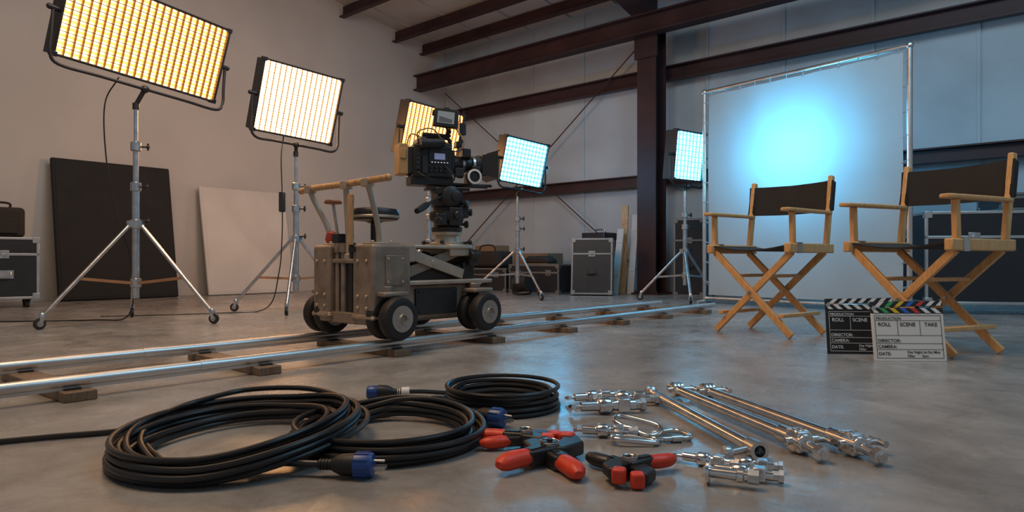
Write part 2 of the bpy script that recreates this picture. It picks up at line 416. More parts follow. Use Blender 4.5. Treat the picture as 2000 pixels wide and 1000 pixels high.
# side details of the near pillar
b = MB(); b.box((.03, -.220, .36), (.10, .008, .13)); b.obj('access_plate', BRONZE, dl, bevel=.003)
for dx in (-.04, .04):
    for z in (.31, .41):
        b = MB(); b.lathe([(.006, 0), (.006, .004), (.003, .006)], (.03+dx, -.223, z), (0, -1, 0), 10); b.obj('bolt', BRONZEL, dl)
b = MB(); b.box((0, .01, .27), (.10, .2, .28)); b.obj('rear_panel', DKMET, dl, bevel=.008)
for c0, sz in (((-.055, .01, .15), (.03, .2, .05)), ((-.06, .01, .40), (.02, .19, .02))):
    b = MB(); b.box(c0, sz); b.obj('rear_crossbar', BRONZE, dl, bevel=.006)
for y_, r_ in ((.03, .014), (-.03, .010), (.075, .012)):
    b = MB(); b.cyl((-.052, y_, .16), (-.052, y_, .46), r_); b.cyl((-.052, y_, .44), (-.052, y_, .48), r_*1.5); b.obj('hydraulic_tube', BRONZE if r_ != .010 else BLACK, dl)
for x in (0.0, .54):
    for s_ in (-1, 1):
        ax = MB(); ax.cyl((x, s_*.14, RT+.088), (x, s_*.31, RT+.088), .018); ax.box((x, s_*.17, RT+.12), (.10, .04, .13)); ax.box((x, s_*.2, RT+.19), (.13, .14, .02))
        ax.cyl((x, s_*.2, RT+.19), (x, s_*.2, RT+.225), .03)
        ax.obj('wheel_bracket', BRONZE, dl, bevel=.006)
        for yy in (.193, .279):
            wz = RT+.088
            t = MB(); c0 = (x, s_*yy, wz)
            t.lathe([(.05, -.026), (.072, -.030), (.086, -.025), (.092, -.012), (.092, .012), (.086, .025), (.072, .030), (.05, .026)], c0, (0, 1, 0), 36)
            t.obj('tire', TIRE, dl)
            h = MB()
            h.lathe([(.056, -.030), (.056, -.022), (.046, -.022), (.040, -.028), (.022, -.030), (.018, -.036), (.018, .036), (.022, .030), (.040, .028), (.046, .022), (.056, .022), (.056, .030)], c0, (0, 1, 0), 30)
            for i in range(6):
                a = i*math.pi/3; q = Vector(c0)+Vector((math.cos(a)*.032, 0, math.sin(a)*.032)); h.cyl(q-Vector((0, .033, 0)), q+Vector((0, .033, 0)), .004, n=6)
            h.obj('wheel_hub', HUB, dl)
b = MB(); b.tube(cr([(-.05, -.27, .748), (-.07, -.2, .742), (-.07, 0, .738), (-.07, .25, .737), (-.05, .37, .735)], 6), .0145, 14)
b.ball((-.05, -.275, .748), .0165); b.ball((-.05, .375, .735), .0165)
b.obj('push_bar', OAKD, dl)
for pts in (([(-.07, .27, .73), (-.05, .265, .68), (-.01, .22, .56), (.0, .2, .47)]), ([(-.07, -.16, .73), (-.05, -.16, .68), (-.01, -.155, .55), (.0, -.15, .47)]), ([(-.07, -.01, .73), (-.06, -.0, .64), (-.05, 0, .5), (-.05, 0, .42)])):
    b = MB(); b.tube(cr(pts, 5), .0125, 12); q = Vector(pts[0]); b.box(q+Vector((0, 0, .003)), (.038, .045, .034)); b.lathe([(.02, -.012), (.02, .012)], pts[-1], n=14); b.obj('push_bar_post', BRONZEL, dl, bevel=.002)
b = MB(); b.cyl((.0, .14, .47), (-.02, .16, .665), .007); b.obj('lever_rod', BRONZEL, dl)
b = MB(); b.lathe([(.008, -.012), (.038, -.008), (.042, .0), (.036, .008), (.012, .012)], (-.02, .16, .672), n=20); b.obj('lever_knob', mat('rust_knob', (.30, .12, .06), .45), dl)
b = MB(); b.lathe([(.012, 0), (.014, .03), (.012, .12), (.015, .2), (.013, .215), (.004, .22)], (-.1, -.085, .47), n=14); b.obj('control_lever', OAKD, dl)
b = MB(); b.cyl((-.1, -.085, .47), (-.06, -.085, .44), .008); b.box((-.07, -.085, .45), (.06, .03, .02)); b.obj('lever_mount', DKMET, dl)
b = MB(); b.lathe([(.022, -.02), (.03, 0), (.025, .03), (.012, .04)], (0, .2, .50), n=14); b.obj('valve_knob', mat('valve_red', (.4, .05, .03), .4), dl)
b = MB(); b.box((-.0, .13, .5), (.06, .05, .05)); b.tube(cr([(.02, .1, .5), (.0, .05, .55), (-.03, .02, .5), (-.04, .03, .44)], 6), .006); b.obj('valve_block', BLACK, dl, bevel=.004)
b = MB(); b.cyl((.10, .01, .30), (.10, .01, .59), .018); b.lathe([(.03, 0), (.05, .012), (.05, .02)], (.10, .01, .575), n=20); b.obj('seat_post', DKMET, dl)
b = MB(); b.lathe([(.06, -.005), (.104, .0), (.112, .012), (.113, .036), (.105, .050), (.07, .056), (.001, .057)], (.10, .01, .588), n=36, cap=True); b.obj('seat', BLACK, dl)
b = MB(); b.lathe([(.1135, 0), (.116, .003), (.116, .009), (.1135, .012)], (.10, .01, .596), n=36, cap=False); b.obj('seat_trim', BRONZEL, dl)
for y_ in (-.085, .085):
    for za, zb, k_ in ((.33, .455, 1), (.45, .335, 1.2)):
        b = MB(); b.bar((.16, y_*k_, za), (.56, y_*k_, zb), .016, .05); b.cyl((.36, y_*k_*.93, .392), (.36, y_*k_*1.12, .392), .016); b.obj('scissor_arm', BRONZEL if k_ > 1 else BRONZE, dl, bevel=.003)
b = MB(); b.box((.36, 0, .468), (.52, .24, .018)); b.box((.16, 0, .435), (.15, .25, .08)); b.box((.55, 0, .455), (.16, .22, .06)); b.obj('lift_plate', BRONZEL, dl, bevel=.008)
b = MB(); b.box((.40, -.0, .345), (.36, .15, .07)); b.cyl((.2, 0, .38), (.42, 0, .41), .035); b.cyl((.42, 0, .41), (.52, 0, .437), .014); b.obj('hydraulic_cylinder', DKMET, dl, bevel=.004)
b = MB(); b.box((.63, -.02, .42), (.06, .2, .08)); b.box((.62, .0, .35), (.08, .18, .09)); b.cyl((.60, -.12, .43), (.66, -.12, .43), .02); b.obj('front_block', DKMET, dl, bevel=.006)
b = MB(); b.lathe([(.09, 0), (.09, .015), (.065, .02), (.06, .05), (.075, .055), (.075, .07)], (.55, 0, .477), n=28); b.obj('mount_ring', BRONZEL, dl)
for i in range(4):
    a = i*math.pi/2+.6; b = MB(); b.cyl((.55+.07*math.cos(a), .07*math.sin(a), .49), (.55+.115*math.cos(a), .115*math.sin(a), .495), .006); b.ball((.55+.12*math.cos(a), .12*math.sin(a), .495), .012, 10, 6); b.obj('mount_knob', BLACK, dl)

# fluid head
MX, MY = (-.690+.649*.55, 2.980+.760*.55)
HA = R(24)
hd = thing('tripod_head', 'black geared camera head with pan handle mounted on the dolly', 'tripod head', (MX, MY, .549), HA)
b = MB(); b.lathe([(.076, 0), (.080, .02), (.066, .028), (.066, .045), (.084, .055), (.090, .075), (.088, .098), (.070, .110), (.070, .12), (.080, .128), (.080, .15), (.06, .158)], (0,0,0), n=32); b.obj('head_base', BLACK, hd)
b = MB(); b.box((0, 0, .175), (.13, .12, .06)); b.lathe([(.04, -.09), (.055, -.08), (.055, -.05), (.045, .05), (.055, .08), (.04, .09)], (0, 0, .175), (0, 1, 0), 24); b.obj('tilt_housing', DKMET, hd, bevel=.004)
b = MB(); b.box((.02, -.07, .075), (.07, .05, .09)); b.box((.07, -.04, .10), (.05, .06, .06)); b.box((-.05, -.06, .06), (.05, .05, .06)); b.obj('gear_box', BLACK, hd, bevel=.005)
b = MB(); b.box((.0, 0, .216), (.22, .09, .014)); b.box((.0, 0, .206), (.14, .11, .014)); b.obj('top_plate', BLACK, hd, bevel=.003)
for q, d in (((.02, -.095, .08), (0, -1, 0)), ((.06, -.065, .14), (.7, -.7, 0)), ((-.06, -.075, .05), (-.5, -.8, 0)), ((.08, 0, .04), (1, -.3, 0)), ((.09, -.03, .10), (1, -.5, 0)), ((-.06, -.05, .20), (-.2, -1, 0))):
    b = MB(); b.lathe([(.008, -.01), (.008, .012), (.018, .015), (.02, .03), (.015, .035)], q, d, 14); b.obj('head_knob', BLACK, hd)
b = MB(); b.lathe([(.022, 0), (.026, .003), (.026, .010), (.020, .013)], (.02, -.09, .175), (0, -1, 0), 24); b.obj('drag_dial', DKMET, hd)
b = MB(); b.tube([(-.04, -.07, .175), (-.1, -.12, .15), (-.17, -.2, .115)], .008, 10); b.obj('pan_handle', DKMET, hd)
b = MB(); b.tube([(-.155, -.183, .122), (-.17, -.2, .115), (-.21, -.245, .093), (-.235, -.272, .08)], [.012, .016, .016, .013], 12); b.obj('pan_handle_grip', RUB, hd)

# cinema camera
cm = thing('cinema_camera', 'black cinema camera with matte box, top monitor and tan battery', 'camera', (MX-.015, MY, .7785), HA)
b = MB(); b.box((-.075, 0, .12), (.20, .13, .16)); b.box((-.075, 0, .025), (.22, .10, .05)); b.box((-.04, 0, .205), (.14, .10, .02)); b.box((.028, 0, .12), (.03, .11, .11)); b.box((-.12, -.02, .215), (.07, .09, .03)); b.obj('camera_body', BLACK, cm, bevel=.006)
b = MB(); b.box((-.05, -.068, .14), (.10, .008, .06)); b.box((-.12, -.069, .1), (.03, .01, .09)); b.box((-.155, -.068, .13), (.025, .012, .12))
for i in range(4):
    for j in range(2): b.box((-.09+i*.025, -.072, .07+j*.018), (.014, .008, .01))
for i in range(5): b.cyl((-.155, -.072, .08+i*.022), (-.155, -.080, .08+i*.022), .006, n=10)
b.obj('control_panel', DKMET, cm, bevel=.0015)
b = MB(); b.box((-.045, -.0735, .142), (.055, .003, .03)); b.obj('side_display', emis('lit_display', (.22, .24, .42), .4), cm)
for i in range(6):
    b = MB(); b.box((-.085+i*.016, -.0745, .112), (.006, .003, .004)); b.obj('button', emis('button_glow', (.75, .7, .9), .6), cm)
b = MB(); b.box((-.185, 0, .12), (.03, .10, .13)); b.obj('battery_plate', BLACK, cm, bevel=.003)
b = MB(); b.box((-.222, 0, .125), (.045, .10, .150)); b.box((-.225, -.053, .15), (.03, .006, .05)); b.obj('battery', BATT, cm, bevel=.006)
b = MB(); b.tube(cr([(-.12, 0, .2), (-.12, 0, .235), (-.09, 0, .25), (0, 0, .25), (.03, 0, .24), (.035, 0, .2)], 5), .010, 10); b.box((-.04, 0, .262), (.15, .025, .012)); b.obj('top_handle', BLACK, cm)
for k_, pts in enumerate(([(-.14, -.03, .2), (-.15, -.05, .26), (-.08, -.06, .28), (-.02, -.04, .23), (.03, -.02, .21)], [(-.2, -.02, .19), (-.18, -.04, .25), (-.1, -.04, .22)], [(.05, -.05, .15), (.08, -.08, .22), (.03, -.06, .3), (.02, -.01, .29)], [(-.02, -.07, .1), (.02, -.11, .04), (.0, -.08, .0)], [(-.1, -.07, .18), (-.05, -.1, .2), (.02, -.09, .17), (.08, -.07, .19)], [(-.16, -.07, .06), (-.12, -.11, .03), (-.05, -.1, .01), (.0, -.09, .02)])):
    b = MB(); b.tube(cr(pts, 6), .0038); b.obj('camera_cable', BATT if k_ < 3 else CABLE, cm)
b = MB(); b.lathe([(.045, 0), (.045, .02), (.04, .022), (.04, .045), (.044, .047), (.044, .075), (.04, .078), (.04, .10), (.046, .103), (.046, .13), (.052, .14), (.052, .155)], (.04, 0, .12), (1, 0, 0), 32); b.obj('lens', BLACK, cm)
for x0 in (.087, .145):
    b = MB(); b.lathe([(.0445, 0), (.047, .002), (.047, .014), (.0445, .016)], (x0, 0, .12), (1, 0, 0), 40, cap=False); b.obj('lens_gear_ring', STEEL, cm)
b = MB(); b.box((.200, 0, .12), (.02, .11, .10))
for s_ in (-1, 1):
    b.add([(.21, s_*.055, .07), (.21, s_*.055, .17), (.265, s_*.085, .19), (.265, s_*.085, .05), (.21, s_*.05, .07), (.21, s_*.05, .17), (.265, s_*.08, .19), (.265, s_*.08, .05)], [(0,1,2,3),(7,6,5,4),(0,4,5,1),(2,6,7,3),(1,5,6,2),(3,7,4,0)])
b.add([(.21, -.055, .17), (.21, .055, .17), (.275, .085, .19), (.275, -.085, .19), (.21, -.055, .175), (.21, .055, .175), (.275, .085, .196), (.275, -.085, .196)], [(0,1,2,3),(7,6,5,4),(0,4,5,1),(2,6,7,3),(1,5,6,2),(3,7,4,0)])
b.add([(.21, -.055, .07), (.21, .055, .07), (.265, .085, .05), (.265, -.085, .05), (.21, -.055, .065), (.21, .055, .065), (.265, .085, .044), (.265, -.085, .044)], [(0,1,2,3),(7,6,5,4),(0,4,5,1),(2,6,7,3),(1,5,6,2),(3,7,4,0)])
b.obj('matte_box', BLACK, cm)
for s_ in (-1, 1):
    b = MB(); b.cyl((-.1, s_*.03, .012), (.25, s_*.03, .012), .0075); b.obj('support_rod', DKMET, cm)
b = MB(); b.box((.12, -.05, .04), (.04, .05, .05)); b.cyl((.12, -.07, .045), (.12, -.10, .045), .012); b.lathe([(.038, 0), (.038, .02), (.03, .023)], (.12, -.10, .045), (0, -1, 0), 28); b.obj('follow_focus', BLACK, cm)
b = MB(); b.lathe([(.028, 0), (.0375, .001), (.0375, .006), (.028, .007)], (.12, -.124, .045), (0, -1, 0), 28, cap=False); b.obj('focus_marking_disk', WHITE, cm)
for q in ((.1, -.05, .17), (.155, -.045, .085), (.06, -.055, .07)):
    b = MB(); b.box(q, (.045, .04, .045)); b.cyl((q[0], q[1]+.02, q[2]-.01), (q[0]+.03, q[1]+.02, q[2]-.01), .016); b.obj('lens_motor', DKMET, cm, bevel=.004)
b = MB(); b.tube([(.0, 0, .25), (.02, -.02, .28), (.0, -.02, .31)], .007, 8); b.ball((.0, 0, .255), .014); b.ball((.02, -.02, .28), .014); b.obj('monitor_arm', DKMET, cm)
mo = MB(); mo.box((0, 0, 0), (.125, .028, .095)); mo.box((-.066, 0, .02), (.01, .02, .03)); mo.box((.0, 0, .05), (.03, .02, .01)); mon = mo.obj('monitor', BLACK, cm, bevel=.005, loc=(-.005, -.05, .340), rot=(R(-4), R(5), R(-12)))
b = MB(); b.box((-.002, -.0155, 0), (.085, .002, .060)); b.obj('monitor_screen', emis('monitor_glow', (.26, .31, .35), .12), mon)
b = MB()
b.add([(-.036, -.0168, -.026), (.030, -.0168, -.026), (.030, -.0168, -.008), (-.036, -.0168, .004)], [(0, 1, 2, 3)])
b.obj('screen_image', mat('screen_dark', (.12, .14, .16), .4), mon)
b = MB(); b.box((.095, -.01, .30), (.035, .03, .06)); b.cyl((.08, 0, .2), (.09, -.01, .29), .006); b.box((.075, 0, .22), (.03, .05, .03)); b.obj('wireless_unit', DKMET, cm, bevel=.003)
for pa, pb in (((.105, .0, .33), (.11, .0, .40)), ((.09, .0, .33), (.085, .0, .39))):
    b = MB(); b.cyl(pa, pb, .003, n=8); b.obj('antenna', BLACK, cm)
b = MB(); b.cyl((-.12, -.09, .2), (-.03, -.09, .21), .022); b.cyl((-.15, -.09, .198), (-.12, -.09, .2), .028); b.cyl((-.06, -.09, .2), (-.05, -.02, .2), .008); b.obj('viewfinder', BLACK, cm)

# ------------------------------------------------------------------ director chairs
def chair(loc, rz, label):
    e = thing('director_chair', label, 'chair', (loc[0], loc[1], 0), rz, 'director chairs')
    hw = .235
    for yf in (-.165, .155):
        for s_, oo in ((-1, -.011), (1, .011)):
            l = MB()
            p1 = Vector((s_*(hw-.01), yf+oo, .45)); p2 = Vector((-s_*(hw+.0), yf+oo, .012))
            l.bar(p1, p2, .036, .019, up=(0, 1, 0)); l.obj('leg', OAK, e, bevel=.004)
        h = MB(); h.cyl((0, yf-.026, .231), (0, yf+.026, .231), .009, n=12); h.obj('pivot_bolt', STEEL, e)
    for s_ in (-1, 1):
        l = MB(); l.bar((s_*.182, -.19, .115), (s_*.182, .18, .115), .032, .02); l.obj('foot_stretcher', OAK, e, bevel=.004)
        l = MB(); l.bar((s_*.09, -.16, .32), (s_*.09, .16, .32), .024, .018); l.obj('stretcher', OAK, e, bevel=.004)
        l = MB(); l.box((s_*hw, 0, .468), (.036, .44, .050)); l.obj('seat_rail', OAK, e, bevel=.006)
        l = MB(); l.box((s_*(hw+.019), -.13, .468), (.004, .04, .055)); l.box((s_*(hw), -.13, .4945), (.042, .04, .004)); l.obj('hinge_bracket', STEEL, e)
        l = MB(); l.bar((s_*hw, -.165, .49), (s_*hw, -.172, .655), .026, .028, up=(0, 1, 0)); l.obj('arm_post', OAK, e, bevel=.005)
        l = MB(); l.bar((s_*hw, .17, .49), (s_*(hw+.0), .225, .868), .025, .034, up=(0, 1, 0)); l.obj('back_post', OAK, e, bevel=.006)
        l = MB(); poly = [(-.026, -.235), (-.014, -.25), (.014, -.25), (.026, -.235), (.027, -.1), (.023, .1), (.018, .205), (-.018, .205), (-.023, .1), (-.027, -.1)]
        l.prism(poly, .018, Matrix.Translation((s_*hw, 0, .664))); l.obj('armrest', OAK, e, bevel=.005)
    def sheet(N, Q, fn):
        vs = []; fs = []
        for t in (0, 1):
            for i in range(N+1):
                for j in range(Q+1): vs.append(fn(i/N, j/Q, t, i, j))
        K_ = (N+1)*(Q+1)
        for i in range(N):
            for j in range(Q):
                a = i*(Q+1)+j; q = (a, a+1, a+Q+2, a+Q+1); fs.append(q); fs.append(tuple(v+K_ for v in q[::-1]))
        for i in range(N):
            for a in (i*(Q+1), i*(Q+1)+Q): fs.append((a, a+Q+1, a+Q+1+K_, a+K_))
        for j in range(Q):
            for a in (j, N*(Q+1)+j): fs.append((a, a+1, a+1+K_, a+K_))
        return MB().add(vs, fs)
    sheet(10, 4, lambda u, v, t, i, j: (-hw+2*hw*u, -.20+.40*v, .488-.028*math.sin(math.pi*u)-t*.007)).obj('seat', CLOTHB, e)
    def bf(u, v, t, i, j):
        zz = .672+.17*v
        return (-(hw+.02)+2*(hw+.02)*u, .2+(zz-.675)*.148+.03*math.sin(math.pi*u)+.004*math.sin(i*1.7+j)-.018+t*.006, zz-.006*math.sin(math.pi*u)*(1 if j in (0, 4) else 0))
    sheet(12, 4, bf).obj('backrest', CLOTHB, e)
    for s_ in (-1, 1):
        b_ = MB(); b_.box((s_*(hw), .214, .757), (.038, .042, .168), (R(-8.4), 0, 0)); b_.obj('backrest_sleeve', CLOTHB, e, bevel=.01)
    return e
ch = chair((1.43, 3.70), R(-53), 'folding wooden director chair with black canvas seat and back')
dup(ch, (1.865, 3.00, 0), R(-65), 'folding wooden director chair with black canvas, standing behind the clapperboards')

# ------------------------------------------------------------------ clapperboards
def text_mesh(mb, txt, size, x, z, y, m=0, sx=1.0):
    cu = bpy.data.curves.new('t', 'FONT'); cu.body = txt; cu.size = size; cu.align_x = 'LEFT'; cu.align_y = 'BOTTOM_BASELINE'; cu.offset = size*.018
    o = bpy.data.objects.new('t', cu); COL.objects.link(o)
    dg = bpy.context.evaluated_depsgraph_get(); me = bpy.data.meshes.new_from_object(o.evaluated_get(dg))
    mb.add([(v.co.x*sx+x, y, v.co.y+z) for v in me.vertices], [tuple(p.vertices) for p in me.polygons], m)
    bpy.data.objects.remove(o); bpy.data.curves.remove(cu); bpy.data.meshes.remove(me)
SLK = mat('slate_stick_black', (.02, .02, .02), .5)
def flat(n_, c): return mat(n_, c, .5, var=.03)
STRIPE = [SLK, flat('stripe_white', (.8, .8, .78)), flat('stripe_yellow', (.8, .55, .03)), flat('stripe_green', (.05, .4, .12)), flat('stripe_blue', (.03, .15, .6)), flat('stripe_red', (.6, .05, .04))]
INKB = mat('black_ink', (.03, .03, .035), .6); INKW = mat('white_ink', (.7, .7, .7), .6)
def clapper(label, loc, rz, board, ink, lean, colors):
    e = thing('clapperboard', label, 'clapperboard', (loc[0], loc[1], 0), rz, 'film slates')
    e.rotation_euler = (-lean, 0, rz)
    W, H = .285, .192
    b = MB(); b.box((0, .004, H/2+.0), (W, .008, H)); b.obj('slate_board', board, e, bevel=.002)
    l = MB(); y = -.0012
    def hl(x1, x2, z, t=.0018): l.add([(x1, y, z), (x2, y, z), (x2, y, z+t), (x1, y, z+t)], [(0, 1, 2, 3)])
    def vl(x, z1, z2, t=.0018): l.add([(x, y, z1), (x+t, y, z1), (x+t, y, z2), (x, y, z2)], [(0, 1, 2, 3)])
    a = W/2-.012
    for z in (H-.030, H-.090, .070, .046, .012): hl(-a, a, z)
    hl(-a, a, H-.010)
    vl(-a, .012, H-.010); vl(a-.0018, .012, H-.010)
    vl(-a+.088, H-.090, H-.030); vl(-a+.176, H-.090, H-.030)
    text_mesh(l, 'PRODUCTION', .015, -a+.006, H-.026, y)
    text_mesh(l, 'ROLL', .021, -a+.012, H-.052, y); text_mesh(l, 'SCENE', .021, -a+.098, H-.052, y); text_mesh(l, 'TAKE', .021, -a+.195, H-.052, y)
    text_mesh(l, 'DIRECTOR:', .018, -a+.006, .076, y); text_mesh(l, 'CAMERA:', .018, -a+.006, .052, y); text_mesh(l, 'DATE:', .018, -a+.006, .024, y)
    text_mesh(l, 'Day Night Int Ext Mos', .014, a-.142, .032, y); text_mesh(l, 'Filter       Sync', .014, a-.142, .017, y)
    l.obj('lettering', ink, e, smooth=False)
    def stick(z0, rot, flip):
        h = .022; s = MB(); s.box((W/2, .004, 0), (W, .010, h))
        o = s.obj('clap_stick', SLK, e, bevel=.001); o.location = (-W/2, 0, z0)
        o.rotation_euler = (0, rot, 0)
        st = MB(); k = 7; cw = W/k; sk = .022*(1 if flip else -1)
        for i in range(k):
            x0 = i*cw+.012; mi = 1 if not colors else (colors[i % len(colors)])
            xa, xb = x0, x0+cw*.5
            cl = lambda q: min(W-.001, max(.001, q))
            st.add([(cl(xa), -.0022, -h/2+.001), (cl(xb), -.0022, -h/2+.001), (cl(xb+sk), -.0022, h/2-.001), (cl(xa+sk), -.0022, h/2-.001)], [(0, 1, 2, 3)], mi)
        st.obj('stripes', STRIPE, o, smooth=False)
    stick(H+.011, 0, False); stick(H+.035, R(-1.2), True)
    b = MB(); b.cyl((-W/2+.012, -.004, H+.022), (-W/2+.012, .012, H+.022), .008, n=14); b.obj('hinge_screw', STEEL, e)
    return e
clapper('black clapperboard with white lettering and striped clap sticks', (1.505, 2.86), R(-5), mat('slate_black', (.018, .018, .02), .4), INKW, R(8), None)
clapper('white clapperboard with black lettering and coloured clap sticks', (1.592, 2.655), R(-2), mat('slate_white', (.74, .71, .67), .4, var=.03), INKB, R(9), [1, 3, 2, 4, 5, 1, 1])

# ------------------------------------------------------------------ backdrop screen
A = Vector((1.84, 6.36, 0)); Bp = Vector((2.97, 4.97, 0)); dv = Bp-A; L = dv.length; ang = math.atan2(dv.y, dv.x)
bs = thing('backdrop_screen', 'white muslin backdrop laced to a silver tube frame, lit blue', 'backdrop', A, ang)
HT = 2.01
f = MB()
f.cyl((0, 0, 0), (0, 0, HT), .018); f.cyl((L, 0, 0), (L, 0, HT+.01), .02); f.cyl((0, 0, HT), (L, 0, HT), .018)
f.cyl((0, 0, .05), (L, 0, .05), .014)
for x in (0, L):
    f.ball((x, 0, HT), .028); f.cyl((x, -.11, .015), (x, .11, .015), .014)
f.obj('frame', ALU, bs)
vs = []; fs = []; N = 40; Q = 30
for i in range(N+1):
    for j in range(Q+1):
        x = .045+(L-.09)*i/N; z = .08+(HT-.12)*j/Q
        ed = min(i, N-i, j, Q-j)
        y = .006*math.sin(i*.9+j*.25)*math.exp(-ed*.2)+.006*math.sin(i*.35)*math.sin(j*.22)
        vs.append((x, y, z))
for i in range(N):
    for j in range(Q): a = i*(Q+1)+j; fs.append((a, a+1, a+Q+2, a+Q+1))
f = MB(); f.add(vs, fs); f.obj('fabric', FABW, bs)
for i in range(12):
    x = .08+(L-.16)*i/11; f = MB(); f.tube([(x, .0, HT-.05), (x+.012, -.02, HT), (x, .02, HT), (x-.01, 0, HT-.05)], .003, 6); f.obj('tie', FABW, bs)
for i in range(10):
    z = .2+1.7*i/9
    for xx, d in ((0, 1), (L, -1)):
        f = MB(); f.tube([(xx+d*.055, 0, z), (xx, -.021, z+.01), (xx-d*.02, 0, z), (xx+d*.055, 0, z-.008)], .003, 6); f.obj('tie', FABW, bs)

# ------------------------------------------------------------------ flight cases
def flight_case(label, loc, rz, size, wheels=True, tilt=0, edge=None):
    e = thing('flight_case', label, 'equipment case', (loc[0], loc[1], loc[2] if len(loc) > 2 else 0), rz, 'flight cases')
    if tilt: e.rotation_euler = (tilt, 0, rz)
    edge = edge or ALU; lt = STEEL if edge is ALU else DALU
    X, Y, Z = size; z0 = .075 if wheels else .0
    b = MB(); b.box((0, 0, z0+Z/2), (X-.01, Y-.01, Z-.01)); b.obj('body', CASEP, e)
    ed = MB(); t = .022
    for sx in (-1, 1):
        for sy in (-1, 1):
            ed.box((sx*(X/2-t/2), sy*(Y/2-t/2), z0+Z/2), (t, t, Z))
            for sz in (0, 1): ed.box((sx*(X/2-.024), sy*(Y/2-.024), z0+sz*Z+(.024 if sz == 0 else -.024)), (.052, .052, .052))
        for sz in (t/2, Z-t/2): ed.box((sx*(X/2-t/2), 0, z0+sz), (t, Y, t))
    for sy in (-1, 1):
        for sz in (t/2, Z*.72, Z-t/2): ed.box((0, sy*(Y/2-t/2), z0+sz), (X, t, t))
    ed.obj('edge_trim', edge, e, bevel=.003)
    for sx in ((-.3, .3) if X > .55 else (0,)):
        l = MB(); l.box((sx*X, -Y/2-.001, z0+Z*.72), (.08, .008, .07)); l.cyl((sx*X, -Y/2-.012, z0+Z*.72), (sx*X, -Y/2-.004, z0+Z*.72), .018); l.box((sx*X, -Y/2-.014, z0+Z*.72), (.04, .004, .012)); l.obj('latch', lt, e, bevel=.002)
    l = MB(); l.box((0, -Y/2-.001, z0+Z*.4), (.14, .006, .07)); l.tube(cr([(-.05, -Y/2-.008, z0+Z*.4+.02), (-.04, -Y/2-.022, z0+Z*.4-.02), (.04, -Y/2-.022, z0+Z*.4-.02), (.05, -Y/2-.008, z0+Z*.4+.02)], 4), .006); l.obj('handle', DKMET if edge is DALU else lt, e)
    if wheels:
        for sx in (-1, 1):
            for sy in (-1, 1):
                c_ = MB(); q = (sx*(X/2-.08), sy*(Y/2-.08), .035); c_.lathe([(.03, -.014), (.035, -.01), (.035, .01), (.03, .014)], q, (1, 0, 0), 18); c_.box((q[0], q[1], .07), (.05, .05, .012)); c_.box((q[0]-.016, q[1], .055), (.004, .03, .04)); c_.box((q[0]+.016, q[1], .055), (.004, .03, .04)); c_.obj('caster', DKMET, e)
    return e
def loc_room(x, y):
    c_, s_ = math.cos(BA), math.sin(BA); return (K[0]+c_*x-s_*y, K[1]+s_*x+c_*y)
flight_case('black wheeled flight case with aluminium edges beside the plaster wall', (-4.43, 5.78), R(40), (.50, .45, .53))
flight_case('large black wheeled flight case with aluminium edges behind the chairs', (3.98, 5.10), R(-12), (1.65, .5, .70))
flight_case('shallow black flight case lying on the large case', (4.25, 5.10, .778), R(-13), (1.05, .42, .14), wheels=False, edge=DALU)
bg = thing('equipment_bag', 'black soft equipment bag with handle on the flight case', 'bag', (-4.46, 5.78, .606), R(40))
b = MB(); b.box((0, 0, .13), (.36, .25, .26)); b.obj('bag_body', CLOTHB, bg, bevel=.035, seg=4)
b = MB(); b.tube(cr([(-.08, 0, .25), (-.07, 0, .3), (.07, 0, .3), (.08, 0, .25)], 5), .01); b.obj('bag_handle', CLOTHB, bg)
b = MB(); b.box((0, -.128, .1), (.26, .02, .14)); b.obj('bag_pocket', CLOTHB, bg, bevel=.012)

p = loc_room(2.06, -1.1); flight_case('low black flight case near the metal wall', (p[0], p[1]), BA, (.80, .42, .31), wheels=False, edge=DALU)
p = loc_room(2.90, -1.1); flight_case('low black flight case with dull metal edges', (p[0], p[1]), BA, (.78, .42, .36), wheels=False, edge=DALU)
p = loc_room(3.64, -1.12); flight_case('upright black flight case leaning slightly against the wall', (p[0], p[1]), R(-14), (.48, .22, .66), wheels=False, tilt=R(-7), edge=DALU)
flight_case('tall narrow black equipment case beside the steel column', (2.05, 7.62), R(-25), (.34, .30, .88), wheels=False, edge=DALU)
def carton(label, loc, rz, size, z=0):
    e = thing('cardboard_box', label, 'box', (loc[0], loc[1], z), rz, 'cardboard boxes'); X, Y, Z = size
    b = MB(); b.box((0, 0, Z/2), size); b.obj('box_body', CARD, e, bevel=.004)
    for s_ in (-1, 1):
        b = MB(); b.box((0, s_*Y/4, Z+.003), (X*.99, Y/2-.004, .004)); b.obj('box_flap', CARD, e)
    b = MB(); b.box((0, 0, Z+.0055), (X, .05, .001)); b.obj('packing_tape', BATT, e)
    return e
p = loc_room(1.15, -.9); carton('brown cardboard box stacked by the wall', p, BA, (.5, .4, .38)); carton('smaller brown cardboard box on top of another', p, BA+.15, (.38, .34, .25), .388)
p = loc_room(1.45, -.45); carton('tall brown cardboard box by the wall', p, BA, (.4, .3, .62))
p = loc_room(2.3, -.45); carton('wide brown cardboard box behind the flight cases', p, BA, (.6, .35, .50))
p = loc_room(2.00, -1.1)
g = thing('equipment_bag', 'black slumped gear bag on a low case', 'bag', (p[0], p[1], .312), BA)
b = MB(); b.box((0, 0, .11), (.60, .3, .22)); b.obj('bag_body', CLOTHB, g, bevel=.06, seg=4)
b = MB(); b.tube(cr([(-.15, -.05, .21), (-.1, -.05, .29), (.1, -.05, .29), (.15, -.05, .21)], 6), .01); b.obj('bag_handle', CLOTHB, g)
p = loc_room(2.85, -1.1)
g = thing('sandbag', 'small dark sandbag on a low flight case', 'sandbag', (p[0], p[1], .375), BA)
